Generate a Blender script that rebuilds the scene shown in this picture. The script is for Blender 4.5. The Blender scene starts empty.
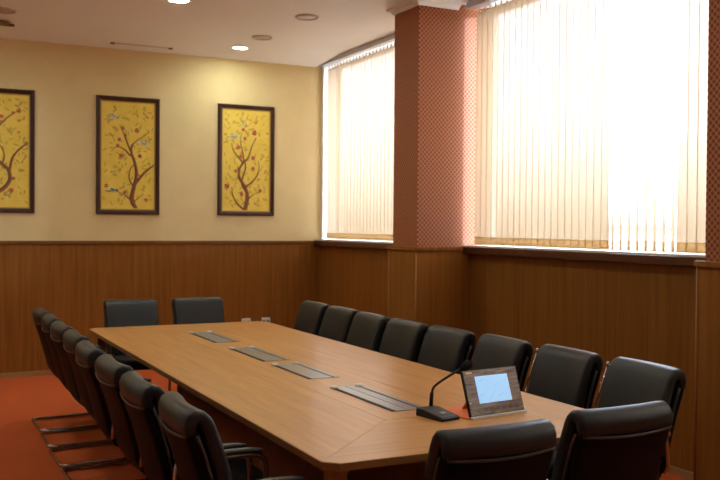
import bpy, bmesh, math, random
from mathutils import Vector, Matrix
random.seed(7)
scene = bpy.context.scene
COL = scene.collection
PI = math.pi

# ------------------------------------------------------------------ materials
def new_mat(name):
    m = bpy.data.materials.new(name); m.use_nodes = True
    return m, m.node_tree, m.node_tree.nodes['Principled BSDF']

def plain(name, col, rough=.5, metal=0., spec=.5, bump=0., bscale=200.):
    m, nt, b = new_mat(name)
    b.inputs['Base Color'].default_value = (*col, 1)
    b.inputs['Roughness'].default_value = rough
    b.inputs['Metallic'].default_value = metal
    b.inputs['Specular IOR Level'].default_value = spec
    if bump:
        tc = nt.nodes.new('ShaderNodeTexCoord'); n = nt.nodes.new('ShaderNodeTexNoise')
        n.inputs['Scale'].default_value = bscale; n.inputs['Detail'].default_value = 3
        bp = nt.nodes.new('ShaderNodeBump'); bp.inputs['Strength'].default_value = bump; bp.inputs['Distance'].default_value = .002
        nt.links.new(tc.outputs['Object'], n.inputs['Vector']); nt.links.new(n.outputs['Fac'], bp.inputs['Height'])
        nt.links.new(bp.outputs['Normal'], b.inputs['Normal'])
    return m

def grained(name, c1, c2, scl, rough=.45, spec=.4, detail=5, coat=0., dist=.4, bump=0.):
    """two-tone noise stretched by scl: wood grain, carpet, plaster"""
    m, nt, b = new_mat(name)
    tc = nt.nodes.new('ShaderNodeTexCoord'); mp = nt.nodes.new('ShaderNodeMapping')
    mp.inputs['Scale'].default_value = scl
    n = nt.nodes.new('ShaderNodeTexNoise'); n.inputs['Scale'].default_value = 1; n.inputs['Detail'].default_value = detail
    n.inputs['Roughness'].default_value = .62; n.inputs['Distortion'].default_value = dist
    r = nt.nodes.new('ShaderNodeValToRGB'); r.color_ramp.elements[0].position = .3; r.color_ramp.elements[1].position = .7
    r.color_ramp.elements[0].color = (*c1, 1); r.color_ramp.elements[1].color = (*c2, 1)
    L = nt.links
    L.new(tc.outputs['Object'], mp.inputs['Vector']); L.new(mp.outputs['Vector'], n.inputs['Vector'])
    L.new(n.outputs['Fac'], r.inputs['Fac']); L.new(r.outputs['Color'], b.inputs['Base Color'])
    b.inputs['Roughness'].default_value = rough; b.inputs['Specular IOR Level'].default_value = spec
    b.inputs['Coat Weight'].default_value = coat; b.inputs['Coat Roughness'].default_value = .25
    if bump:
        bp = nt.nodes.new('ShaderNodeBump'); bp.inputs['Strength'].default_value = bump; bp.inputs['Distance'].default_value = .004
        L.new(n.outputs['Fac'], bp.inputs['Height']); L.new(bp.outputs['Normal'], b.inputs['Normal'])
    return m

def emit(name, col, s):
    m, nt, b = new_mat(name)
    b.inputs['Base Color'].default_value = (*col, 1)
    b.inputs['Emission Color'].default_value = (*col, 1); b.inputs['Emission Strength'].default_value = s
    return m

def trellis(name, c_bg, c_line, pitch):
    """diamond trellis wallpaper; horizontal coordinate x+y works on both wall directions"""
    m, nt, b = new_mat(name); L = nt.links
    tc = nt.nodes.new('ShaderNodeTexCoord'); sp = nt.nodes.new('ShaderNodeSeparateXYZ')
    L.new(tc.outputs['Object'], sp.inputs[0])
    def mth(op, a, bb=None):
        n = nt.nodes.new('ShaderNodeMath'); n.operation = op
        for i, v in enumerate((a, bb)):
            if v is None: continue
            if isinstance(v, (int, float)): n.inputs[i].default_value = v
            else: L.new(v, n.inputs[i])
        return n.outputs[0]
    h = mth('ADD', sp.outputs[0], sp.outputs[1]); z = sp.outputs[2]
    k = PI / pitch
    a = mth('SINE', mth('MULTIPLY', mth('ADD', h, z), k)); c = mth('SINE', mth('MULTIPLY', mth('SUBTRACT', h, z), k))
    f = mth('MULTIPLY', mth('ABSOLUTE', a), mth('ABSOLUTE', c))
    r = nt.nodes.new('ShaderNodeValToRGB')
    r.color_ramp.elements[0].position = .12; r.color_ramp.elements[1].position = .6
    r.color_ramp.elements[0].color = (*c_line, 1); r.color_ramp.elements[1].color = (*c_bg, 1)
    L.new(f, r.inputs['Fac']); L.new(r.outputs['Color'], b.inputs['Base Color'])
    b.inputs['Roughness'].default_value = .6; b.inputs['Specular IOR Level'].default_value = .3
    return m

def fabric_vane(name, col, trans):
    """translucent blind cloth that also lets a little light straight through its weave"""
    m = bpy.data.materials.new(name); m.use_nodes = True; nt = m.node_tree; nt.nodes.clear(); L = nt.links
    out = nt.nodes.new('ShaderNodeOutputMaterial')
    d = nt.nodes.new('ShaderNodeBsdfDiffuse'); d.inputs[0].default_value = (*col, 1)
    t = nt.nodes.new('ShaderNodeBsdfTranslucent'); t.inputs[0].default_value = (*col, 1)
    tr = nt.nodes.new('ShaderNodeBsdfTransparent')
    tr.inputs[0].default_value = (1, .97, .93, 1)
    m1 = nt.nodes.new('ShaderNodeMixShader'); m1.inputs[0].default_value = .5
    m2 = nt.nodes.new('ShaderNodeMixShader'); m2.inputs[0].default_value = trans
    L.new(d.outputs[0], m1.inputs[1]); L.new(t.outputs[0], m1.inputs[2])
    L.new(m1.outputs[0], m2.inputs[1]); L.new(tr.outputs[0], m2.inputs[2]); L.new(m2.outputs[0], out.inputs[0])
    return m

def pane_glass(name):
    m = bpy.data.materials.new(name); m.use_nodes = True; nt = m.node_tree; nt.nodes.clear(); L = nt.links
    out = nt.nodes.new('ShaderNodeOutputMaterial')
    tr = nt.nodes.new('ShaderNodeBsdfTransparent'); g = nt.nodes.new('ShaderNodeBsdfGlossy'); g.inputs['Roughness'].default_value = .02
    mx = nt.nodes.new('ShaderNodeMixShader'); mx.inputs[0].default_value = .06
    L.new(tr.outputs[0], mx.inputs[1]); L.new(g.outputs[0], mx.inputs[2]); L.new(mx.outputs[0], out.inputs[0])
    return m

M = {}
M['wallpaper'] = grained('cream_wallpaper', (.70, .555, .285), (.75, .60, .315), (3, 3, 3), rough=.7, spec=.2)
M['ceiling'] = grained('ceiling_paint', (.88, .91, .96), (.90, .93, .98), (2, 2, 2), rough=.6, spec=.3)
M['white_wall'] = grained('white_wall_paint', (.78, .77, .75), (.80, .79, .77), (2, 2, 2), rough=.7, spec=.2)  # for the unseen walls, white chosen to bounce neutral light
M['white'] = plain('white_gloss', (.82, .80, .76), .4)
M['wainscot'] = grained('wainscot_laminate', (.195, .072, .011), (.30, .118, .020), (26, 26, .9), rough=.5, spec=.18)
M['wainscot_dark'] = grained('wainscot_moulding', (.15, .05, .010), (.22, .08, .016), (3, 3, 30), rough=.4)
M['pier_wood'] = grained('pier_laminate', (.235, .088, .014), (.34, .135, .025), (26, 26, .9), rough=.5, spec=.18)
M['bead_wood'] = plain('bead_wood', (.30, .13, .035), .5, 0, .25)
M['base_wood'] = plain('baseboard_wood', (.36, .20, .08), .4)
M['sill_wood'] = plain('sill_wood', (.10, .032, .010), .35)
M['carpet'] = grained('red_carpet', (.48, .092, .027), (.59, .122, .037), (90, 90, 90), rough=.95, spec=.1, bump=.5)
M['trellis'] = trellis('trellis_wallpaper', (.24, .060, .021), (.48, .195, .088), .042)
M['vane'] = fabric_vane('blind_cloth', (.58, .44, .29), .25)
M['hem'] = fabric_vane('blind_hem', (.60, .44, .26), .0)
M['rail'] = plain('rail_metal', (.52, .53, .56), .4, .3)
M['glass'] = pane_glass('window_glass')
M['table_y'] = grained('table_wood_lengthwise', (.50, .222, .056), (.66, .325, .095), (26, 1.6, 26), rough=.34, spec=.45, coat=.15)
M['table_x'] = grained('table_wood_crosswise', (.50, .222, .056), (.66, .325, .095), (1.6, 26, 26), rough=.34, spec=.45, coat=.15)
M['table_edge'] = grained('table_edge_band', (.26, .11, .03), (.34, .15, .045), (4, 4, 60), rough=.4)
M['table_leg'] = grained('table_leg_wood', (.30, .12, .03), (.40, .17, .05), (30, 30, 1.5), rough=.4)
M['table_panel'] = grained('table_panel_wood', (.16, .06, .018), (.21, .08, .025), (30, 30, 1.5), rough=.45)
M['alu'] = plain('brushed_aluminium', (.34, .34, .34), .28, .5)
M['slot'] = plain('dark_slot', (.006, .006, .006), .6)
M['slot_grey'] = plain('grey_slot', (.10, .105, .10), .4)
M['leather'] = plain('black_leather', (.013, .015, .017), .42, 0, .42, .25, 160)
M['shell'] = plain('chair_back_shell', (.005, .004, .004), .6, 0, .12)
M['piping'] = plain('chair_piping', (.05, .042, .038), .4)
M['frame'] = plain('dark_chrome', (.50, .46, .43), .22, 1)
M['chrome'] = plain('chrome', (.80, .80, .78), .12, 1)
M['armpad'] = plain('armrest_pad', (.045, .045, .045), .35)
M['black'] = plain('black_plastic', (.012, .012, .013), .5, 0, .35)
M['foam'] = plain('mic_foam', (.008, .008, .009), .9, 0, .2, .6, 400)
M['grey'] = plain('grey_plastic', (.20, .20, .20), .4)
M['bezel'] = grained('bezel_wood_reflection', (.10, .072, .06), (.36, .26, .20), (5, 5, 45), rough=.12, spec=.6, dist=2.5)  # brown streaks paint the room's wood reflections into the dark bezel
M['screen_ink'] = emit('screen_lines', (.22, .42, .60), .8)
M['screen'] = emit('screen_glow', (.34, .60, .92), .78)
M['key'] = plain('touch_key', (.10, .075, .065), .3)
M['orange'] = plain('orange_cover', (.92, .19, .03), .5)
M['paper'] = plain('white_card', (.75, .72, .66), .6)
M['gold'] = plain('gold_badge', (.75, .52, .18), .3, .6)
M['frame_wood'] = plain('picture_frame_wood', (.050, .017, .008), .5, 0, .3)
M['gilt'] = plain('gilt_slip', (.36, .22, .07), .4, .3)
M['canvas'] = grained('yellow_canvas', (.76, .55, .085), (.86, .64, .13), (9, 9, 9), rough=.75, spec=.15)
M['bark'] = plain('painted_bark', (.17, .055, .03), .8)
M['bark_lit'] = plain('painted_bark_light', (.30, .11, .055), .8)
M['leaf'] = plain('painted_leaf', (.58, .41, .065), .8)
M['leaf2'] = plain('painted_leaf_dark', (.47, .32, .06), .8)
M['flower'] = plain('painted_flower', (.40, .065, .045), .8)
M['flower2'] = plain('painted_flower_pink', (.60, .20, .10), .8)
M['bird'] = plain('painted_bird_blue', (.28, .36, .40), .8)
M['bird2'] = plain('painted_bird_dark', (.05, .07, .13), .8)
M['bird3'] = plain('painted_bird_pale', (.62, .56, .42), .8)
M['lamp'] = emit('lamp_diffuser', (.90, 1.0, .88), 165)
M['grille'] = plain('speaker_grille', (.52, .48, .44), .6)
M['bronze'] = plain('bronze_fitting', (.22, .15, .06), .4, .5)

# ------------------------------------------------------------------ mesh tools
class MB:
    def __init__(s): s.bm = bmesh.new(); s.mats = []
    def mi(s, m):
        if m is None: return 0
        if m not in s.mats: s.mats.append(m)
        return s.mats.index(m)
    def face(s, pts, m=None):
        f = s.bm.faces.new([s.bm.verts.new(p) for p in pts]); f.material_index = s.mi(m); return f
    def box(s, a, b, bev=0, m=None):
        x0, y0, z0 = [min(p, q) for p, q in zip(a, b)]; x1, y1, z1 = [max(p, q) for p, q in zip(a, b)]
        t = bmesh.new()
        bmesh.ops.create_cube(t, size=1)
        for v in t.verts:
            v.co = ((x0+x1)/2 + v.co.x*(x1-x0), (y0+y1)/2 + v.co.y*(y1-y0), (z0+z1)/2 + v.co.z*(z1-z0))
        if bev: bmesh.ops.bevel(t, geom=t.edges[:], offset=bev, segments=2, affect='EDGES', profile=.6)
        s.merge(t, m); return s
    def prism(s, poly, z0, z1, m=None, bev=0):
        t = bmesh.new()
        lo = [t.verts.new((x, y, z0)) for x, y in poly]; hi = [t.verts.new((x, y, z1)) for x, y in poly]
        n = len(poly)
        t.faces.new(lo[::-1]); t.faces.new(hi)
        for i in range(n): t.faces.new((lo[i], lo[(i+1) % n], hi[(i+1) % n], hi[i]))
        bmesh.ops.recalc_face_normals(t, faces=t.faces)
        if bev: bmesh.ops.bevel(t, geom=t.edges[:], offset=bev, segments=2, affect='EDGES')
        s.merge(t, m); return s
    def merge(s, t, m=None, smooth=False):
        k = s.mi(m); mp = {}
        for v in t.verts: mp[v] = s.bm.verts.new(v.co)
        for f in t.faces:
            try:
                g = s.bm.faces.new([mp[v] for v in f.verts]); g.material_index = k; g.smooth = f.smooth or smooth
            except ValueError: pass
        t.free()
    def rings(s, rings, m=None, smooth=True, cap=True):
        k = s.mi(m); vs = [[s.bm.verts.new(p) for p in r] for r in rings]; n = len(vs[0])
        for a, b in zip(vs, vs[1:]):
            for i in range(n):
                f = s.bm.faces.new((a[i], a[(i+1) % n], b[(i+1) % n], b[i])); f.smooth = smooth; f.material_index = k
        if cap:
            for r in (vs[0][::-1], vs[-1]):
                f = s.bm.faces.new(r); f.material_index = k; f.smooth = smooth
        return s
    def tube(s, pts, r, m=None, n=10, closed=False):
        pts = [Vector(p) for p in pts]; rr = r if isinstance(r, (list, tuple)) else [r]*len(pts)
        N = len(pts); out = []; up = None
        for i, p in enumerate(pts):
            if closed: d = (pts[(i+1) % N]-pts[i-1]).normalized()
            else: d = (pts[min(i+1, N-1)]-pts[max(i-1, 0)]).normalized()
            if up is None:
                up = d.orthogonal().normalized()
            up = (up - d*up.dot(d)).normalized(); q = d.cross(up)
            out.append([p + (up*math.cos(2*PI*j/n) + q*math.sin(2*PI*j/n))*rr[i] for j in range(n)])
        if closed: out.append(out[0][:])
        return s.rings(out, m, True, not closed)
    def lathe(s, prof, c, m=None, n=32, axis='z'):
        out = []
        for r, h in prof:
            ring = []
            for j in range(n):
                a = 2*PI*j/n; x, y = r*math.cos(a), r*math.sin(a)
                ring.append((c[0]+x, c[1]+y, c[2]+h) if axis == 'z' else (c[0]+x, c[1]+h, c[2]+y))
            out.append(ring)
        return s.rings(out, m)
    def pad(s, spine, m=None, e=.9, n=28):
        """rounded pad: spine = list of (y, z, half_thickness, half_width, curve); width runs along x"""
        N = len(spine); out = []
        P = [Vector((0, a[0], a[1])) for a in spine]
        def ring(i, k, off=0):
            d = (P[min(i+1, N-1)]-P[max(i-1, 0)]).normalized(); nrm = Vector((0, -d.z, d.y))
            y, z, t, w, cv = spine[i]; r = []
            tk = max(t*k, .0005); ww = w - t*(1-k); rc = min(tk*e, ww)
            base = []
            for (sx, sn, a0) in ((1, 1, 0), (-1, 1, PI/2), (-1, -1, PI), (1, -1, 1.5*PI)):
                for q_ in range(5):
                    a = a0 + PI/2*q_/4; base.append((sx*(ww-rc)+rc*math.cos(a), sn*(tk-rc)+rc*math.sin(a)))
                if a0 in (0, PI):
                    for q_ in range(1, 8): base.append((sx*(ww-rc)*(1-q_/4), sn*tk))
            for x, tt in base:
                p = P[i] + d*off + nrm*tt + Vector((x, 0, 0)); p.y += cv*(x/w)**2
                r.append(p)
            return r
        t0, t1 = spine[0][2], spine[-1][2]
        for k in (.15, .5, .8): out.append(ring(0, k, -t0*(1-(1-k)**2)*0 - t0*math.sqrt(1-k*k)))
        for i in range(N): out.append(ring(i, 1))
        for k in (.8, .5, .15): out.append(ring(N-1, k, t1*math.sqrt(1-k*k)))
        return s.rings(out, m)
    def build(s, name, mat, parent=None, loc=None):
        bmesh.ops.recalc_face_normals(s.bm, faces=s.bm.faces)
        me = bpy.data.meshes.new(name); s.bm.to_mesh(me); s.bm.free()
        if s.mats and s.mats[0] is not None and mat is None:
            for m in s.mats: me.materials.append(m)
        else: me.materials.append(mat)
        o = bpy.data.objects.new(name, me); COL.objects.link(o)
        if parent: o.parent = parent
        if loc: o.location = loc
        return o

def smooth_path(pts, r=.05, n=5):
    """polyline with rounded corners"""
    pts = [Vector(p) for p in pts]; out = [pts[0]]
    for a, b, c in zip(pts, pts[1:], pts[2:]):
        d0, d1 = (a-b), (c-b); rr = min(r, d0.length*.49, d1.length*.49)
        p0, p1 = b+d0.normalized()*rr, b+d1.normalized()*rr
        for i in range(n+1):
            t = i/n; out.append(p0*(1-t)**2 + b*2*t*(1-t) + p1*t*t)
    out.append(pts[-1]); return out

def empty(name, loc=(0, 0, 0), rz=0, label=None, cat=None, group=None):
    o = bpy.data.objects.new(name, None); o.location = loc; o.rotation_euler = (0, 0, rz); o.empty_display_size = .1
    COL.objects.link(o); tag(o, label, cat, group); return o
def tag(o, label=None, cat=None, group=None):
    if label: o['label'] = label
    if cat: o['category'] = cat
    if group: o['group'] = group
    return o
def struct(mb, name, mat, parent=None):
    o = mb.build(name, mat, parent)
    if parent is None: o['kind'] = 'structure'
    return o
def copy_tree(o, parent=None):
    c = o.copy(); COL.objects.link(c)
    if parent: c.parent = parent
    for ch in list(o.children): copy_tree(ch, c)
    return c

# ------------------------------------------------------------------ the room
XL, XR, YN, YF, ZC = -3.4, 4.66, -2.6, 10.415, 3.66
XO = 4.92                        # outer face of the right wall
ZS, ZW = 1.467, 1.45             # window sill, wainscot top
CX, CY0, CY1 = 4.093, 7.049, 7.497   # pilaster between the windows
PY0, PY1 = 3.33, 3.786           # nearer pilaster
struct(MB().box((XL-.2, YN-.2, -.1), (XO, YF+.2, 0)), 'floor', M['carpet'])
# the ceiling dips very slightly towards the back wall
def zc(y): return ZC-.056*max(0, y-9.6)/.815
mb = MB(); rings = []
for x in (XL-.2, XR-.082, XR-.08, XO):
    d = 0 if x > XR-.081 else 1
    rings.append([(x, YN-.2, ZC), (x, 9.6, ZC), (x, YF+.0, ZC-.056*d), (x, YF+.2, ZC-.056*d), (x, YF+.2, ZC+.12), (x, YN-.2, ZC+.12)])
mb.rings(rings, None, False); struct(mb, 'ceiling', M['ceiling'])
struct(MB().box((XL-.2, YF, 0), (XO, YF+.2, ZC)), 'wall_back', M['wallpaper'])
struct(MB().box((XL-.2, YN-.2, 0), (XL, YF, ZC)), 'wall_left', M['white_wall'])
struct(MB().box((XL, YN-.2, 0), (XO, YN, ZC)), 'wall_front', M['white_wall'])
# right wall: parapet under the windows, solid stretch near the camera
mb = MB()
mb.box((XR, PY1-.1, 0), (XO, YF, ZS-.06)); mb.box((XR, .25, 0), (XO, PY0+.1, ZS-.06)); mb.box((XR, YN, 0), (XO, .25, ZC))
struct(mb, 'wall_right', M['wallpaper'])
def pilaster(nm, y0, y1):
    struct(MB().box((CX, y0, 0), (XO, y1, ZC)), nm, M['trellis'])
pilaster('wall_pilaster', CY0, CY1); pilaster('wall_pilaster_near', PY0, PY1)
# wainscot facing: one object per wall face
WT = .025
struct(MB().box((XL, YF-WT, .05), (XR-WT, YF, ZW)), 'trim_1', M['wainscot'])
mb = MB(); mb.box((XR-WT, CY1+.03, .05), (XR, YF-WT, ZS-.07)); mb.box((XR-WT, PY1+.03, .05), (XR, CY0-.03, ZS-.07))
struct(mb, 'trim_2', M['wainscot'])
def pier_facing(nm, y0, y1):
    mb = MB(); t = .028
    mb.box((CX-t, y0-t, .05), (CX, y1+t, ZW-.02)); mb.box((CX, y0-t, .05), (XR-.002, y0, ZW-.02)); mb.box((CX, y1, .05), (XR-.002, y1+t, ZW-.02))
    o = struct(mb, nm, M['pier_wood'])
pier_facing('trim_3', CY0, CY1); pier_facing('trim_4', PY0, PY1)
def pier_cap(nm, y0, y1):
    mb = MB(); t = .045
    mb.box((CX-t, y0-t, ZW-.02), (CX, y1+t, ZW+.015), .006); mb.box((CX, y0-t, ZW-.02), (XR-.11, y0, ZW+.015), .006); mb.box((CX, y1, ZW-.02), (XR-.11, y1+t, ZW+.015), .006)
    struct(mb, nm, M['pier_wood'])
pier_cap('trim_5', CY0, CY1); pier_cap('trim_6', PY0, PY1)
def corner_bead(nm, y0, y1):
    mb = MB(); r = .008; t = .028
    for x, y in ((CX-t, y0-t), (CX-t, y1+t)): mb.tube([(x, y, .05), (x, y, ZW-.02)], r)
    struct(mb, nm, M['bead_wood'])
corner_bead('trim_7', CY0, CY1); corner_bead('trim_8', PY0, PY1)
struct(MB().box((XL, YF-.04, ZW-.03), (XR-.1, YF, ZW+.008), .006), 'trim_9', M['wainscot_dark'])
struct(MB().box((XL, YF-.04, 0), (XR-.02, YF, .05), .004), 'baseboard_back', M['base_wood'])
mb = MB(); mb.box((XR-.04, CY1, 0), (XR, YF-.04, .05), .004); mb.box((XR-.04, PY1, 0), (XR, CY0, .05), .004)
struct(mb, 'baseboard_right', M['base_wood'])
mb = MB(); mb.box((XL, YN, 0), (XL+.03, YF-.04, .05), .004); struct(mb, 'baseboard_left', M['base_wood'])
# cornices
def cornice(nm, path_pts, out):
    """path_pts: xy polyline along the wall, out: outward unit normals per point (mitred)"""
    prof = [(0, 3.604), (.016, 3.604), (.020, 3.616), (.034, 3.630), (.056, 3.640), (.060, 3.648), (.060, ZC), (0, ZC)] if len(path_pts) > 2 else [(0, 3.604), (.004, 3.606), (.09, ZC-.001), (.09, ZC), (0, ZC)]
    mb = MB(); mb.rings([[(p[0]+n[0]*a, p[1]+n[1]*a, z) for a, z in prof] for p, n in zip(path_pts, out)], None, False)
    struct(mb, nm, M['ceiling'])
for nm, y0, y1 in (('trim_10', CY0, CY1), ('trim_11', PY0, PY1)):
    cornice(nm, [(XR-.16, y0), (CX, y0), (CX, y1), (XR-.16, y1)], [(0, -1), (-1, -1), (-1, 1), (0, 1)])

# windows
def window(k, y0, y1):
    mb = MB(); xg = 4.87; zt = ZC; w = .05
    for a, b in (((xg-.03, y0, ZS), (xg+.03, y0+w, zt)), ((xg-.03, y1-w, ZS), (xg+.03, y1, zt)),
                 ((xg-.03, y0+w, ZS), (xg+.03, y1-w, ZS+w)), ((xg-.03, y0+w, zt-w-.02), (xg+.03, y1-w, zt))): mb.box(a, b, .004)
    fr = struct(mb, 'window_%d' % k, M['white'])
    o = MB().box((xg-.003, y0+w, ZS+w), (xg+.003, y1-w, zt-w-.02)).build('window_pane', M['glass'], fr)
    # sill: dark fascia board with a white ledge on it
    MB().box((XR-.10, y0+.0, ZS-.062), (XO, y1, ZS-.004), .004).build('window_sill', M['sill_wood'], fr)
    MB().box((XR-.075, y0+.0, ZS-.004), (XO, y1, ZS+.012), .003).build('window_ledge', M['white'], fr)
    return fr
W1 = window(1, CY1, YF); W2 = window(2, PY1, CY0); W3 = window(3, .25, PY0)  # third window is out of view, added to raise the ambient daylight
MB().box((XR, YF-.05, ZS-.02), (XO, YF, ZC), .003).build('window_jamb', M['white'], W1)

# vertical blinds
def blind(y_start, y_end, angles, label, off=-.02):
    t = empty('vertical_blind', (XR+off, (y_start+y_end)/2, ZS), 0, label, 'blinds')
    yc = (y_start+y_end)/2
    mb = MB(); mb.box((-.105, y_start-yc-.02, 2.138), (.02, y_end-yc+.02, 2.188), .004); mb.build('head_rail', M['rail'], t)
    n = len(angles); pitch = (y_end-y_start)/n; w = .089/2
    for i, a in enumerate(angles):
        yy = y_start-yc+(i+.5)*pitch; dx, dy = math.sin(a)*w, math.cos(a)*w; nx, ny = dy/w, -dx/w
        mb = MB(); th = .0008; bow = .006
        cols = []
        for s in (-1, -.5, 0, .5, 1):
            b = bow*(1-s*s); cols.append((dx*s+nx*b, yy+dy*s+ny*b))
        loop = [(x+nx*th, y+ny*th) for x, y in cols] + [(x-nx*th, y-ny*th) for x, y in cols[::-1]]
        mb.rings([[(x, y, z) for x, y in loop] for z in (.085, 2.106)], None, True); mb.box((-.006, yy-.006, 2.10), (.006, yy+.006, 2.14))
        v = mb.build('vane', M['vane'], t)
        mb = MB(); th = .003
        loop = [(x+nx*th, y+ny*th) for x, y in cols] + [(x-nx*th, y-ny*th) for x, y in cols[::-1]]
        mb.rings([[(x, y, z) for x, y in loop] for z in (.020, .088)], None, True)
        mb.build('hem_weight', M['hem'], v)
    return t
rnd = random.Random(3)
a1 = [math.radians(rnd.uniform(-2, 2)) for i in range(33)]
blind(CY1+.06, YF-.09, a1, 'cream vertical blind over the smaller window in the back corner', .04)
a2 = []
N2 = 37; Y2a, Y2b = PY1+.08, 6.955
for i in range(N2):
    y = Y2a+(i+.5)*(Y2b-Y2a)/N2
    a2.append(math.radians(38 if 4.52 < y < 5.24 else 0) + math.radians(rnd.uniform(-2, 2)))
blind(Y2a, Y2b, a2, 'cream vertical blind over the large window right of the trellis pilaster, partly open')

blind(.34, PY0-.10, [math.radians(rnd.uniform(-2, 2)) for i in range(36)], 'cream vertical blind over the unseen window added for daylight beside the camera, nearer than both pilasters')

# ------------------------------------------------------------------ ceiling fittings
def downlight(x, y, label, r=.098):
    t = empty('downlight', (x, y, zc(y)), 0, label, 'ceiling light', 'recessed ceiling downlights')
    mb = MB(); mb.lathe([(r*.80, -.002), (r*.82, -.010), (r, -.006), (r, 0), (r*.80, 0)], (0, 0, 0)); mb.build('trim_ring', M['white'], t)
    mb = MB(); mb.lathe([(.001, -.004), (r*.8, -.004), (r*.8, -.001), (.001, -.001)], (0, 0, 0)); mb.build('diffuser', M['lamp'], t)
    return t
downlight(2.216, 8.10, 'lit round downlight nearest the camera, cut by the top edge of the photo', .11)
downlight(3.403, 9.862, 'lit round downlight close to the back wall, above the rightmost painting', .10)
for x, y, w_ in ((2.2, 6.2, 'over the far half of the table'), (2.2, 4.3, 'over the middle of the table'), (2.2, 2.4, 'over the near end of the table'),
                (.2, 7.2, 'added as fill light over the left aisle'), (-1.3, 8.9, 'added as fill light over the far left corner'), (-1.3, 6.4, 'added as fill light left of the aisle'), (.3, 9.25, 'added as fill light left of the leftmost painting')):  # the left-hand ones are unseen, added to brighten the left wall and ceiling
    downlight(x, y, 'lit round downlight above the picture, ' + w_)
def speaker(x, y, r, label, ring):
    t = empty('ceiling_speaker', (x, y, ZC), 0, label, 'ceiling speaker', 'round ceiling speakers')
    mb = MB(); mb.lathe([(r*.84, -.002), (r*.86, -.016), (r*.95, -.014), (r, -.004), (r, 0), (r*.84, 0)], (0, 0, 0)); mb.build('rim', M['grille'], t)
    mb = MB(); mb.lathe([(.001, -.008), (r*.8, -.006), (r*.85, -.001), (.001, -.001)], (0, 0, 0))
    mb.build('grille', M['ceiling'] if ring else M['grille'], t)
    return t
speaker(3.492, 8.163, .115, 'round pale ceiling fitting with a dark ring, nearer the pilaster', True)
speaker(3.449, 9.281, .112, 'round grey ceiling disc beside the lit downlight at the back wall', False)
speaker(.86, 9.28, .115, 'round grey ceiling disc at the upper left corner', False)
t = empty('ceiling_fitting', (.88, 9.774, zc(9.774)-.004), 0, 'small bronze ceiling fitting at the upper left, below the grey disc', 'ceiling fitting')
mb = MB(); mb.lathe([(.001, -.03), (.05, -.028), (.085, -.012), (.09, 0), (.001, 0)], (0, 0, 0)); mb.build('body', M['bronze'], t)
mb = MB(); mb.box((.03, -.015, -.036), (.125, .015, -.010), .005); mb.build('bracket', M['bronze'], t)
t = empty('air_slot', (2.372, 10.169, zc(10.169)+.004), 0, 'thin linear air slot in the ceiling above the middle painting', 'air vent')
mb = MB(); mb.box((-.30, -.012, -.010), (.30, .012, .003), .002); mb.build('slot', M['grille'], t)
for x in (-.32, .32):
    mb = MB(); mb.box((x-.022, -.02, -.018), (x+.022, .02, 0), .004); mb.build('end_cap', M['bronze'], t)

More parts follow.
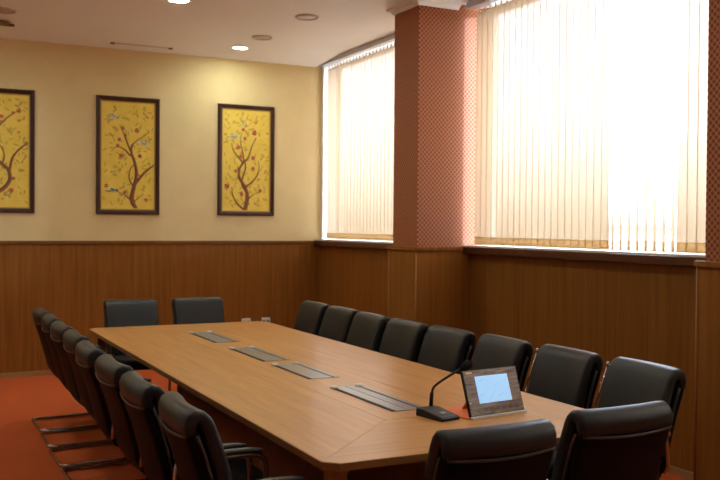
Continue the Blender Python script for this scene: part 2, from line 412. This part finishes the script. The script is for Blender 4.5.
# ------------------------------------------------------------------ paintings
def painting(x0, label, branches, flowers, birds, seed):
    W, H = .705, 1.315; z0 = 1.757; fw = .048
    t = empty('framed_painting', (x0+W/2, YF, z0+H/2), 0, label, 'painting', 'yellow tree paintings on the back wall')
    # mitred frame moulding
    mb = MB(); prof = [(0, 0), (0, -.026), (.010, -.034), (.028, -.030), (fw, -.016), (fw, 0)]
    rings = []
    for sx, sz in ((-1, -1), (1, -1), (1, 1), (-1, 1), (-1, -1)):
        rings.append([(sx*(W/2-a), y, sz*(H/2-a)) for a, y in prof])
    mb.rings(rings, None, False, False); mb.build('frame', M['frame_wood'], t)
    mb = MB(); prof = [(fw-.002, -.004), (fw-.002, -.018), (fw+.010, -.014), (fw+.010, -.004)]; rings = []
    for sx, sz in ((-1, -1), (1, -1), (1, 1), (-1, 1), (-1, -1)):
        rings.append([(sx*(W/2-a), y, sz*(H/2-a)) for a, y in prof])
    mb.rings(rings, None, False, False); mb.build('slip', M['gilt'], t)
    # canvas with the painted tree on it
    cw, ch = W-2*fw, H-2*fw
    mb = MB(); mb.box((-cw/2, -.008, -ch/2), (cw/2, 0, ch/2), 0, M['canvas'])
    def P(u, v, d): return (min(max(u-.5, -.475), .475)*cw, -.0085-d, min(max(.5-v, -.485), .485)*ch)
    def blob(u, v, ru, rv, ang, m, d, n=9):
        pts = []
        for j in range(n):
            a = -2*PI*j/n; x, y = ru*math.cos(a), rv*math.sin(a)
            xx, yy = x*math.cos(ang)-y*math.sin(ang), x*math.sin(ang)+y*math.cos(ang)
            pts.append(P(u+xx/cw, v+yy/ch, d))
        mb.face(pts, M[m])
    R = random.Random(seed)
    for k in range(150):
        u, v = R.uniform(.05, .95), R.uniform(.04, .95)
        blob(u, v, R.uniform(.018, .034), R.uniform(.006, .012), R.uniform(0, PI), R.choice(('leaf', 'leaf', 'leaf2')), .0005+k*.000003, 7)
    def strip(pts, w0, w1, d):
        pp = smooth_path([(a, b, 0) for a, b in pts], .2, 6); N = len(pp)
        for i in range(N-1):
            a, b = pp[i], pp[i+1]; dx, dy = (b.x-a.x)*cw, (b.y-a.y)*ch; l = math.hypot(dx, dy) or 1
            nx, ny = -dy/l, dx/l
            wa = 1.3*(w0+(w1-w0)*i/(N-1)); wb = 1.3*(w0+(w1-w0)*(i+1)/(N-1))
            def q(p, w, s): return P(p.x+nx*w*s/cw, p.y+ny*w*s/ch, d)
            ex = (dx/l*.002/cw, dy/l*.002/ch); b2 = Vector((b.x+ex[0], b.y+ex[1], 0))
            mb.face([q(a, wa, -1), q(a, wa, 1), q(b2, wb, 1), q(b2, wb, -1)], M['bark'])
            mb.face([tuple(Vector(c)-Vector((0, .0004, 0))) for c in (q(a, wa, -.1), q(a, wa, .75), q(b2, wb, .75), q(b2, wb, -.1))], M['bark_lit'])
    for k, (pts, w0, w1) in enumerate(branches): strip(pts, w0, w1, .0015+k*.0001)
    for k, (u, v, r) in enumerate(flowers):
        for j in range(5):
            a = j*2*PI/5+k; blob(u+math.cos(a)*r*.55/cw, v+math.sin(a)*r*.55/ch, r*.55, r*.45, a, 'flower2' if j % 3 == 0 else 'flower', .0035+j*.00005+k*.0003*.1)
        blob(u, v, r*.3, r*.3, 0, 'flower2', .0042)
    for (u, v, ang, a, b) in birds:
        blob(u, v, .042, .017, ang, a, .0045, 12); blob(u+math.cos(ang)*.042/cw, v+math.sin(ang)*.042/ch, .016, .014, ang, b, .0047)
        blob(u-math.cos(ang)*.055/cw, v-math.sin(ang)*.055/ch, .035, .007, ang+.2, b, .0046); blob(u-.01, v-.012, .026, .010, ang+.5, b, .0048)
    mb.build('canvas', None, t)
def nz(pts, ox, oy, w, h): return [((x-ox)/w, (y-oy)/h) for x, y in pts]
g3 = lambda *p: nz(p, 42, 40, 198, 400)
painting(3.326, 'framed yellow painting of a twisting tree, rightmost of the three, nearest the window', [
    (g3((138, 436), (150, 380), (135, 340), (112, 310), (110, 275), (128, 250), (132, 235)), .016, .008),
    (g3((132, 436), (142, 390), (142, 365), (118, 330), (132, 290), (140, 262), (130, 235)), .010, .006),
    (g3((128, 250), (150, 230), (160, 190), (180, 150)), .009, .004), (g3((128, 250), (105, 225), (88, 205), (80, 175)), .008, .003),
    (g3((135, 345), (165, 325), (185, 300), (195, 270), (190, 240)), .009, .003), (g3((130, 432), (100, 405), (85, 375), (82, 345)), .009, .003),
    (g3((130, 235), (125, 200), (115, 170), (120, 140)), .006, .003), (g3((145, 395), (165, 375), (190, 362)), .006, .002)],
    [(*g3(p)[0], r) for p, r in (((173, 130), .032), ((108, 190), .026), ((118, 225), .022), ((168, 230), .024), ((168, 270), .022), ((62, 342), .030), ((122, 372), .024), ((98, 282), .022), ((128, 120), .022), ((135, 155), .022), ((198, 358), .022), ((175, 92), .010))],
    [(*g3((128, 96))[0], .9, 'bird3', 'leaf2'), (*g3((92, 150))[0], -.25, 'bird', 'bird3')], 1)
g2 = lambda *p: nz(p, 42, 40, 196, 400)
painting(1.926, 'framed yellow painting of a tree with blue birds, middle of the three', [
    (g2((168, 438), (150, 400), (160, 360), (172, 310), (165, 265), (150, 230), (152, 200), (175, 180), (215, 150)), .020, .003),
    (g2((162, 350), (190, 310), (215, 285), (240, 268)), .011, .007), (g2((160, 355), (142, 325), (145, 290), (163, 270)), .006, .004),
    (g2((150, 225), (135, 190), (120, 150), (110, 128)), .007, .003), (g2((148, 240), (125, 215), (100, 205), (80, 225)), .007, .002),
    (g2((150, 405), (130, 385), (105, 375)), .006, .003), (g2((163, 408), (195, 380)), .005, .002)],
    [(*g2(p)[0], r) for p, r in (((170, 145), .026), ((115, 240), .026), ((182, 240), .024), ((108, 182), .022), ((120, 140), .020), ((205, 402), .022), ((62, 352), .022), ((128, 375), .020), ((175, 310), .020), ((102, 204), .020), ((130, 165), .016))],
    [(*g2((198, 192))[0], .05, 'bird', 'bird3'), (*g2((86, 370))[0], -.1, 'bird', 'bird2'), (*g2((88, 100))[0], .1, 'bird3', 'bird')], 2)
g1 = lambda *p: [((x-104)/197+1, (y-35)/410) for x, y in p]
painting(.572, 'framed yellow painting with a bent trunk, leftmost of the three, cut by the photo edge', [
    (g1((-20, 442), (-10, 395), (25, 370), (42, 340), (35, 305), (10, 285), (-25, 240), (-35, 200)), .018, .009),
    (g1((38, 312), (45, 265), (70, 230), (100, 208)), .010, .007), (g1((14, 290), (24, 250), (0, 210)), .007, .003),
    (g1((-35, 205), (-5, 165), (20, 130), (50, 105), (70, 93)), .008, .003), (g1((-35, 210), (-60, 170), (-75, 120)), .007, .003)],
    [(*g1(p)[0], r) for p, r in (((68, 95), .024), ((50, 103), .018), ((12, 118), .022), ((44, 382), .026), ((50, 338), .020), ((4, 134), .018), ((-60, 150), .026), ((-40, 330), .026), ((68, 130), .014), ((68, 172), .012))],
    [(*g1((-50, 90))[0], .1, 'bird', 'bird3')], 3)

# wall sockets on the back wainscot
for x, lab in ((3.68, 'white wall socket low on the wainscot, the left one just above the table corner'), (3.93, 'white wall socket low on the wainscot, the right one beyond the table corner')):
    t = empty('wall_socket', (x, YF-WT, .485), 0, lab, 'socket', 'white sockets on the back wall')
    mb = MB(); mb.box((-.055, -.014, -.045), (.055, 0, .045), .006); mb.build('plate', M['white'], t)
    mb = MB()
    for sx in (-.026, .026): mb.lathe([(.001, -.0155), (.017, -.0155), (.019, -.013), (.001, -.013)], (sx, 0, 0), None, 16, 'y')
    mb.build('outlet', M['grey'], t)

# ------------------------------------------------------------------ conference table
TX0, TX1, TY0, TY1, TZ, TH = 1.430, 3.030, 3.115, 8.060, .75, .030
T = empty('conference_table', ((TX0+TX1)/2, (TY0+TY1)/2, 0), 0, 'long wooden conference table with chamfered corners in the middle of the red carpet', 'table')
tc = Vector(T.location)
def loc(p): return (p[0]-tc.x, p[1]-tc.y)
bw, gp, ch = .575, .0004, .055
ix0, ix1, iy0, iy1 = TX0+bw, TX1-bw, TY0+bw+.04, TY1-bw-.04
def slab(name, poly, mat):
    mb = MB(); mb.prism([loc(p) for p in poly], TZ-TH+.002, TZ, None, .0006); return mb.build(name, mat, T)
slab('top_panel', [(TX0, TY0+ch+gp), (ix0-gp, iy0+gp), (ix0-gp, iy1-gp), (TX0, TY1-ch-gp)], M['table_y'])
slab('top_panel', [(TX1, TY0+ch+gp), (TX1, TY1-ch-gp), (ix1+gp, iy1-gp), (ix1+gp, iy0+gp)], M['table_y'])
q = ch*.5
slab('top_panel', [(TX0+ch, TY0), (TX1-ch, TY0), (TX1-q, TY0+q), (TX1-gp, TY0+ch-gp), (ix1-gp, iy0-gp), (ix0+gp, iy0-gp), (TX0+gp, TY0+ch-gp), (TX0+q, TY0+q)], M['table_x'])
slab('top_panel', [(TX0+ch, TY1), (TX0+q, TY1-q), (TX0+gp, TY1-ch+gp), (ix0+gp, iy1+gp), (ix1-gp, iy1+gp), (TX1-gp, TY1-ch+gp), (TX1-q, TY1-q), (TX1-ch, TY1)], M['table_x'])
slab('top_panel', [(ix0+gp, iy0+gp), (ix1-gp, iy0+gp), (ix1-gp, iy1-gp), (ix0+gp, iy1-gp)], M['table_y'])
# edge band all around, just under the top surface
def octo(d): return [(TX0+ch*.9+d*.4, TY0+d), (TX1-ch*.9-d*.4, TY0+d), (TX1-d, TY0+ch*.9+d*.4), (TX1-d, TY1-ch*.9-d*.4), (TX1-ch*.9-d*.4, TY1-d), (TX0+ch*.9+d*.4, TY1-d), (TX0+d, TY1-ch*.9-d*.4), (TX0+d, TY0+ch*.9+d*.4)]
mb = MB(); rings = []
for d, z in ((-.003, TZ-TH), (-.003, TZ-.002), (.0, TZ-.002), (.02, TZ-TH+.001), (.02, TZ-TH), (-.003, TZ-TH)):
    rings.append([(*loc(p), z) for p in octo(d)])
mb.rings(rings, None, False, False); mb.build('edge_band', M['table_edge'], T)
LX0, LX1 = 1.50, 2.96
for lx, ly, s, s2 in ((LX0-.035, 3.16, 1, 1), (LX1-.035, 3.16, -1, 1), (LX0+.004, 8.030, 1, -1), (LX1-.11, 7.93, -1, -1)):
    dp = .026 if ly > 8 else .07
    mb = MB(); mb.box((lx-tc.x, ly-tc.y, 0), (lx+.07-tc.x, ly+dp-tc.y, TZ-TH), .006)
    # curved bracket under the top
    pts = []
    for k in range(9):
        a = PI/2*k/8; pts.append((.07*(1-math.sin(a)), .07*(1-math.cos(a))))
    x1 = lx+.07 if s > 0 else lx
    poly = [(x1-.004*s, TZ-TH)] + [(x1+s*p[0], TZ-TH-p[1]) for p in pts] + [(x1-.004*s, TZ-TH-.07)]
    a = [(x-tc.x, ly+dp*.3-tc.y, z) for x, z in poly]; b = [(x-tc.x, ly+dp*.7-tc.y, z) for x, z in poly]
    mb.rings([a, b], None, False)
    mb.build('leg', M['table_leg'], T)
def panel(a, b):
    mb = MB(); mb.box((a[0]-tc.x, a[1]-tc.y, a[2]), (b[0]-tc.x, b[1]-tc.y, b[2]), .002); mb.build('modesty_panel', M['table_panel'], T)
panel((1.740, 3.56, .06), (1.762, 6.35, TZ-TH)); panel((2.690, 3.56, .06), (2.712, 6.35, TZ-TH)); panel((1.762, 3.56, .06), (2.690, 3.582, TZ-TH))
panel((1.762, 6.328, 0), (2.690, 6.35, TZ-TH)); panel((2.19, 3.60, 0), (2.212, 6.32, TZ-TH))
# cable hatches let into the centre strip
for y0, y1, ins in ((6.70, 7.40, 0), (5.66, 6.36, 0), (4.90, 5.50, 0), (3.88, 4.60, 1)):
    xc = 2.222-tc.x; a, b = y0-tc.y, y1-tc.y
    mb = MB(); mb.box((xc-.098, a, TZ-.001), (xc+.098, b, TZ+.003), .001)
    if ins: mb.box((xc-.012, a+.03, TZ+.003), (xc+.004, b-.01, TZ+.0042), 0)
    hm = mb.build('cable_hatch', M['alu'], T)
    mb = MB(); mb.box((xc-.100, a, TZ+.003), (xc-.080, b-.055, TZ+.0045)); mb.build('slot', M['slot'], hm)
    mb = MB(); mb.box((xc+.054, a, TZ+.003), (xc+.070, b-.055, TZ+.0045)); mb.build('slot', M['slot_grey'], hm)
    for dx in (-.088, .064):
        mb = MB(); mb.lathe([(.001, .014), (.018, .013), (.023, .007), (.023, .003), (.001, .003)], (xc+dx, b-.028, TZ), None, 16); mb.build('latch', M['white'], hm)

# ------------------------------------------------------------------ chairs
def make_chair():
    t = empty('conference_chair')
    # seat cushion
    mb = MB(); mb.pad([(.25, .415, .030, .235, 0), (.230, .438, .036, .238, 0), (.17, .448, .038, .240, 0), (.0, .440, .038, .240, 0), (-.13, .430, .036, .238, 0), (-.19, .428, .034, .235, 0)]); mb.build('seat', M['leather'], t)
    mb = MB(); mb.pad([(.22, .402, .012, .225, 0), (.0, .397, .012, .228, 0), (-.18, .392, .012, .225, 0)]); mb.build('seat_pan', M['shell'], t)
    # back cushion leaning backwards; its leather folds over the top edge and down behind
    cv = .022
    mb = MB(); mb.pad([(-.190, .445, .030, .232, cv*.3), (-.205, .50, .034, .236, cv*.6), (-.222, .60, .035, .238, cv), (-.248, .72, .033, .238, cv), (-.278, .82, .030, .238, cv), (-.300, .882, .028, .238, cv),
        (-.312, .906, .027, .238, cv), (-.328, .921, .027, .238, cv), (-.346, .924, .027, .238, cv), (-.362, .915, .027, .238, cv), (-.371, .898, .026, .238, cv), (-.373, .872, .022, .237, cv)], e=.75); br = mb.build('backrest', M['leather'], t)
    mb = MB(); N = 14
    mb.tube([((-1+2*k/N)*.228, -.389+cv*(-1+2*k/N)**2, .852-.010*(1-(-1+2*k/N)**2)) for k in range(N+1)], .0055, None, 8); mb.build('piping', M['piping'], br)
    # rear shell
    mb = MB(); mb.pad([(-.215, .405, .014, .215, cv*.3), (-.252, .47, .020, .225, cv*.6), (-.281, .58, .024, .231, cv), (-.316, .72, .027, .232, cv), (-.347, .81, .028, .232, cv), (-.360, .850, .028, .232, cv)], e=.6); mb.build('back_shell', M['shell'], t)
    # frame: one bent tube, arm - front leg - floor runner - rear bar - and back up
    w = .252; r = .0125
    h = [(.228, -.235, .445), (w, -.240, .47), (w, -.225, .640), (w, .105, .640), (w, .125, .016), (w, -.375, .014)]
    pts = [Vector(p) for p in h] + [Vector((-p[0], p[1], p[2])) for p in h[::-1]]
    mb = MB(); mb.tube(smooth_path(pts, .06, 6), r, None, 10)
    mb.tube([(-w, .113, .40), (w, .113, .40)], .010, None, 8)
    mb.build('frame', M['frame'], t)
    for s in (-1, 1):
        mb = MB(); mb.pad([(-.15, .657, .010, .017, 0), (-.05, .660, .012, .018, 0), (.05, .659, .011, .018, 0), (.085, .655, .009, .016, 0)], e=.95, n=14)
        for v in mb.bm.verts: v.co.x += s*w
        mb.build('armrest', M['armpad'], t)
        mb = MB(); mb.tube([(s*.215, -.228, .640), (s*.268, -.228, .640)], .0155, None, 14); mb.build('arm_joint', M['chrome'], t)
        # dull strip between cushion and shell
        mb = MB(); mb.tube(smooth_path([(s*.233, -.228, .52), (s*.236, -.262, .66), (s*.236, -.300, .79), (s*.235, -.328, .855)], .05, 3), .006, None, 8); mb.build('side_trim', M['piping'], t)
    return t
def add_upright(t):
    # chrome rod up the right-hand side of the back, with its end cap
    mb = MB(); mb.tube([(.268, -.195, .650), (.268, -.285, .905)], .0055, None, 8); up = mb.build('upright', M['chrome'], t)
    mb = MB(); mb.lathe([(.001, .0), (.010, .002), (.010, .024), (.007, .029), (.001, .030)], (.268, -.285, .890), None, 14); mb.tube([(.268, -.285, .903), (.232, -.290, .903)], .006); mb.build('upright_cap', M['chrome'], up)
chair0 = make_chair(); used = [False]
def chair(x, y, rz, label, group):
    o = chair0 if not used[0] else copy_tree(chair0)
    used[0] = True
    o.location = (x, y, 0); o.rotation_euler = (0, 0, rz); o['label'] = label; o['category'] = 'chair'; o['group'] = group
    return o
ords = ['farthest from the camera', 'second from the back wall', 'third from the back wall', 'fourth from the back wall', 'fourth from the camera', 'third from the camera', 'second from the camera', 'nearest the camera']
for i, y in enumerate((7.79, 7.215, 6.64, 6.05, 5.42, 4.78, 4.16, 3.55)):
    chair(1.350-.075*i/7+(0, 0, 0, .008, -.008, .004, .012, .050)[i], y, -PI/2+math.radians((1, -1, 1, 0, -1, 1, 0, -2)[i]), 'black leather armchair on the left long side of the table, ' + ords[i], 'chairs along the left side of the table')
for i, (y, x) in enumerate(zip((7.60, 7.02, 6.45, 5.88, 5.335, 4.775, 4.19, 3.60), (3.385, 3.385, 3.365, 3.37, 3.40, 3.44, 3.475, 3.49))):
    o = chair(x-.345, y, PI/2+math.radians((0, 1, -1, 0, 1, -2, -2, -3)[i]), 'black leather armchair on the window side of the table, ' + ords[i], 'chairs along the window side of the table')
    if i > 5: add_upright(o)
chair(1.884, 3.000, math.radians(0), 'black leather armchair at the near table end seen from behind, left of two', 'chairs at the near table end')
chair(2.534, 3.085, math.radians(1), 'black leather armchair at the near table end seen from behind, right of two', 'chairs at the near table end')
chair(1.885, 8.17, PI, 'black leather armchair at the far table end facing the camera, left of two', 'chairs at the far table end')
chair(2.520, 8.17, PI, 'black leather armchair at the far table end facing the camera, right of two', 'chairs at the far table end')

# ------------------------------------------------------------------ gooseneck microphone
t = empty('gooseneck_microphone', (2.257, 3.679, TZ), math.radians(10), 'black gooseneck microphone on a wedge base beside the screen on the table', 'microphone')
mb = MB()
side = [(-.092, 0), (.092, 0), (.096, .006), (.094, .036), (.050, .038), (-.082, .019), (-.094, .012)]
rings = []
for x, k in ((-.056, .0), (-.052, .004), (.052, .004), (.056, .0)):
    kk = 0 if abs(x) < .055 else 1
    rings.append([(x, y*(1-.03*kk), max(0, z-.004*kk) if z > .01 else z) for y, z in side])
mb.rings(rings, None, False); mb.build('base', M['black'], t)
mb = MB(); mb.box((-.018, -.050, .0260), (.018, -.022, .0310), .002)
for v in mb.bm.verts: v.co.z += (v.co.y+.02)*.14
mb.build('talk_button', M['grey'], t)
inv = Matrix.Rotation(-math.radians(10), 4, 'Z')
def L_(p): return inv @ (Vector(p)-Vector((2.252, 3.695, TZ)))
neck = [L_(p) for p in ((2.268, 3.785, .788), (2.270, 3.785, .82), (2.272, 3.784, .850), (2.276, 3.780, .875), (2.300, 3.768, .899), (2.350, 3.748, .934), (2.405, 3.728, .966))]
mb = MB(); mb.tube(smooth_path(neck, .03, 3), .0062, None, 10); mb.tube(neck[:3], .0095, None, 12); mb.build('neck', M['black'], t)
a, b = neck[-1], L_((2.432, 3.716, .984)); d = (b-a).normalized()
prof = [(-.010, .006), (-.002, .013), (.012, .021), (.030, .024), (.047, .019), (.056, .007)]
mb = MB(); mb.tube([a+d*s for s, r in prof], [r for s, r in prof], None, 14); mb.build('foam_capsule', M['foam'], t)

# ------------------------------------------------------------------ desk screen in its folding stand
A, B = Vector((2.368, 3.562)), Vector((2.708, 3.606)); ang = math.atan2((B-A).y, (B-A).x); W = (B-A).length
t = empty('desk_screen', (A.x, A.y, TZ), ang, 'small desk screen with a glowing blue display leaning on an orange folding stand', 'screen')
mb = MB(); mb.box((-.012, .004, 0), (W, .250, .006), .002); mb.build('stand_base', M['orange'], t)
mb = MB(); mb.box((0, -.010, .0), (W, .012, .012), .002)
cardm = mb.build('front_lip', M['paper'], t)
tilt = math.radians(19); Hs = .219
def slabpart(name, u0, u1, v0, v1, d0, d1, mat, parent, bev=.002):
    mb = MB(); mb.box((u0*W, d0, v0*Hs), (u1*W, d1, v1*Hs), bev)
    R = Matrix.Translation((0, .004, .010)) @ Matrix.Rotation(-tilt, 4, 'X')
    for v in mb.bm.verts: v.co = R @ v.co
    return mb.build(name, mat, parent)
body = slabpart('housing', 0, 1, 0, 1, 0, .014, M['black'], t, .003)
slabpart('bezel', .018, .995, .02, .99, -.0015, .0005, M['bezel'], body, .0006)
sc_ = slabpart('display', .205, .805, .265, .85, -.0028, -.001, M['screen'], body, .0003)
def sline(pts):
    mb = MB(); R = Matrix.Translation((0, .004, .010)) @ Matrix.Rotation(-tilt, 4, 'X')
    mb.tube([R @ Vector((u*W, -.003, v*Hs)) for u, v in pts], .0011, None, 6); mb.build('display_line', M['screen_ink'], sc_)
sline([(.24, .42), (.36, .50), (.44, .60), (.60, .66), (.74, .78)]); sline([(.40, .33), (.50, .48), (.58, .66)]); sline([(.56, .36), (.66, .44), (.76, .46)]); sline([(.26, .74), (.34, .78), (.44, .74)])
for k in range(6): slabpart('touch_key', .25+k*.115, .33+k*.115, .09, .17, -.0030, -.001, M['key'], body, .0004)
slabpart('badge', .06, .17, .925, .955, -.0028, -.001, M['gold'], body, .0004)
slabpart('indicator', .035, .05, .28, .31, -.003, -.001, M['paper'], body, .0004)
mb = MB(); p0 = Vector((W*.5, .004+math.sin(tilt)*Hs*.8+.012, .010+math.cos(tilt)*Hs*.8-.01)); mb.box((-.05, -.003, 0), (.05, .003, (p0-Vector((W*.5, .21, .006))).length), .001)
dv = p0-Vector((W*.5, .21, .006)); R = Matrix.Translation((W*.5, .21, .006)) @ Matrix.Rotation(math.atan2(-dv.y, dv.z), 4, 'X')
for v in mb.bm.verts: v.co = R @ v.co
mb.build('prop', M['orange'], t)

# ------------------------------------------------------------------ daylight, sun, portals
w = bpy.data.worlds.new('World'); scene.world = w; w.use_nodes = True; nt = w.node_tree; nt.nodes.clear(); L = nt.links
out = nt.nodes.new('ShaderNodeOutputWorld'); bg = nt.nodes.new('ShaderNodeBackground'); tcn = nt.nodes.new('ShaderNodeTexCoord')
sp = nt.nodes.new('ShaderNodeSeparateXYZ'); rp = nt.nodes.new('ShaderNodeValToRGB')
L.new(tcn.outputs['Generated'], sp.inputs[0])
mr = nt.nodes.new('ShaderNodeMapRange'); mr.inputs['From Min'].default_value = -1; L.new(sp.outputs[2], mr.inputs['Value']); L.new(mr.outputs[0], rp.inputs['Fac'])
e = rp.color_ramp.elements
e[0].position = .40; e[0].color = (.36, .37, .38, 1); e[1].position = .62; e[1].color = (.76, .90, 1.10, 1)
x = e.new(.50); x.color = (.075, .07, .065, 1); x = e.new(.56); x.color = (.60, .70, .84, 1)
L.new(rp.outputs['Color'], bg.inputs['Color']); bg.inputs['Strength'].default_value = 14; L.new(bg.outputs[0], out.inputs[0])
def portal(y0, y1):
    l = bpy.data.lights.new('window_daylight', 'AREA'); l.shape = 'RECTANGLE'; l.size = y1-y0; l.size_y = ZC-ZS; l.cycles.is_portal = True
    o = bpy.data.objects.new('window_daylight', l); o.location = (XO+.02, (y0+y1)/2, (ZC+ZS)/2)
    o.matrix_world = Matrix.Translation(o.location) @ Vector((-1, 0, 0)).to_track_quat('-Z', 'Z').to_matrix().to_4x4()
    COL.objects.link(o)
portal(CY1, YF); portal(PY1, CY0); portal(.25, PY0)
l = bpy.data.lights.new('sun', 'SUN'); l.energy = 5.5; l.angle = math.radians(1.5); l.color = (.68, .82, 1.1)
o = bpy.data.objects.new('sun', l); COL.objects.link(o)
o.rotation_euler = Vector((-.62, .78, -.10)).to_track_quat('-Z', 'Z').to_euler()

# ------------------------------------------------------------------ camera
cam = bpy.data.cameras.new('camera'); co = bpy.data.objects.new('camera', cam); COL.objects.link(co)
f = Vector((.44723135, .89427904, -.01578342)); r = Vector((.8944183, -.44715853, .00807236)); u = r.cross(f)
m = Matrix((r, u, -f)).transposed().to_4x4(); m.translation = (0, 0, 1.65); co.matrix_world = m
cam.sensor_width = 36; cam.lens = 45.81; cam.clip_start = .05
cam.dof.use_dof = True; cam.dof.focus_distance = 4.1; cam.dof.aperture_fstop = 5.0
scene.camera = co
vs = scene.view_settings
vs.view_transform = 'Standard'; vs.look = 'None'; vs.gamma = 1; vs.use_curve_mapping = False; vs.exposure = 0.0
scene.cycles.use_denoising = True
scene.cycles.max_bounces = 10; scene.cycles.transparent_max_bounces = 16; scene.cycles.diffuse_bounces = 6
scene.cycles.sample_clamp_indirect = 8
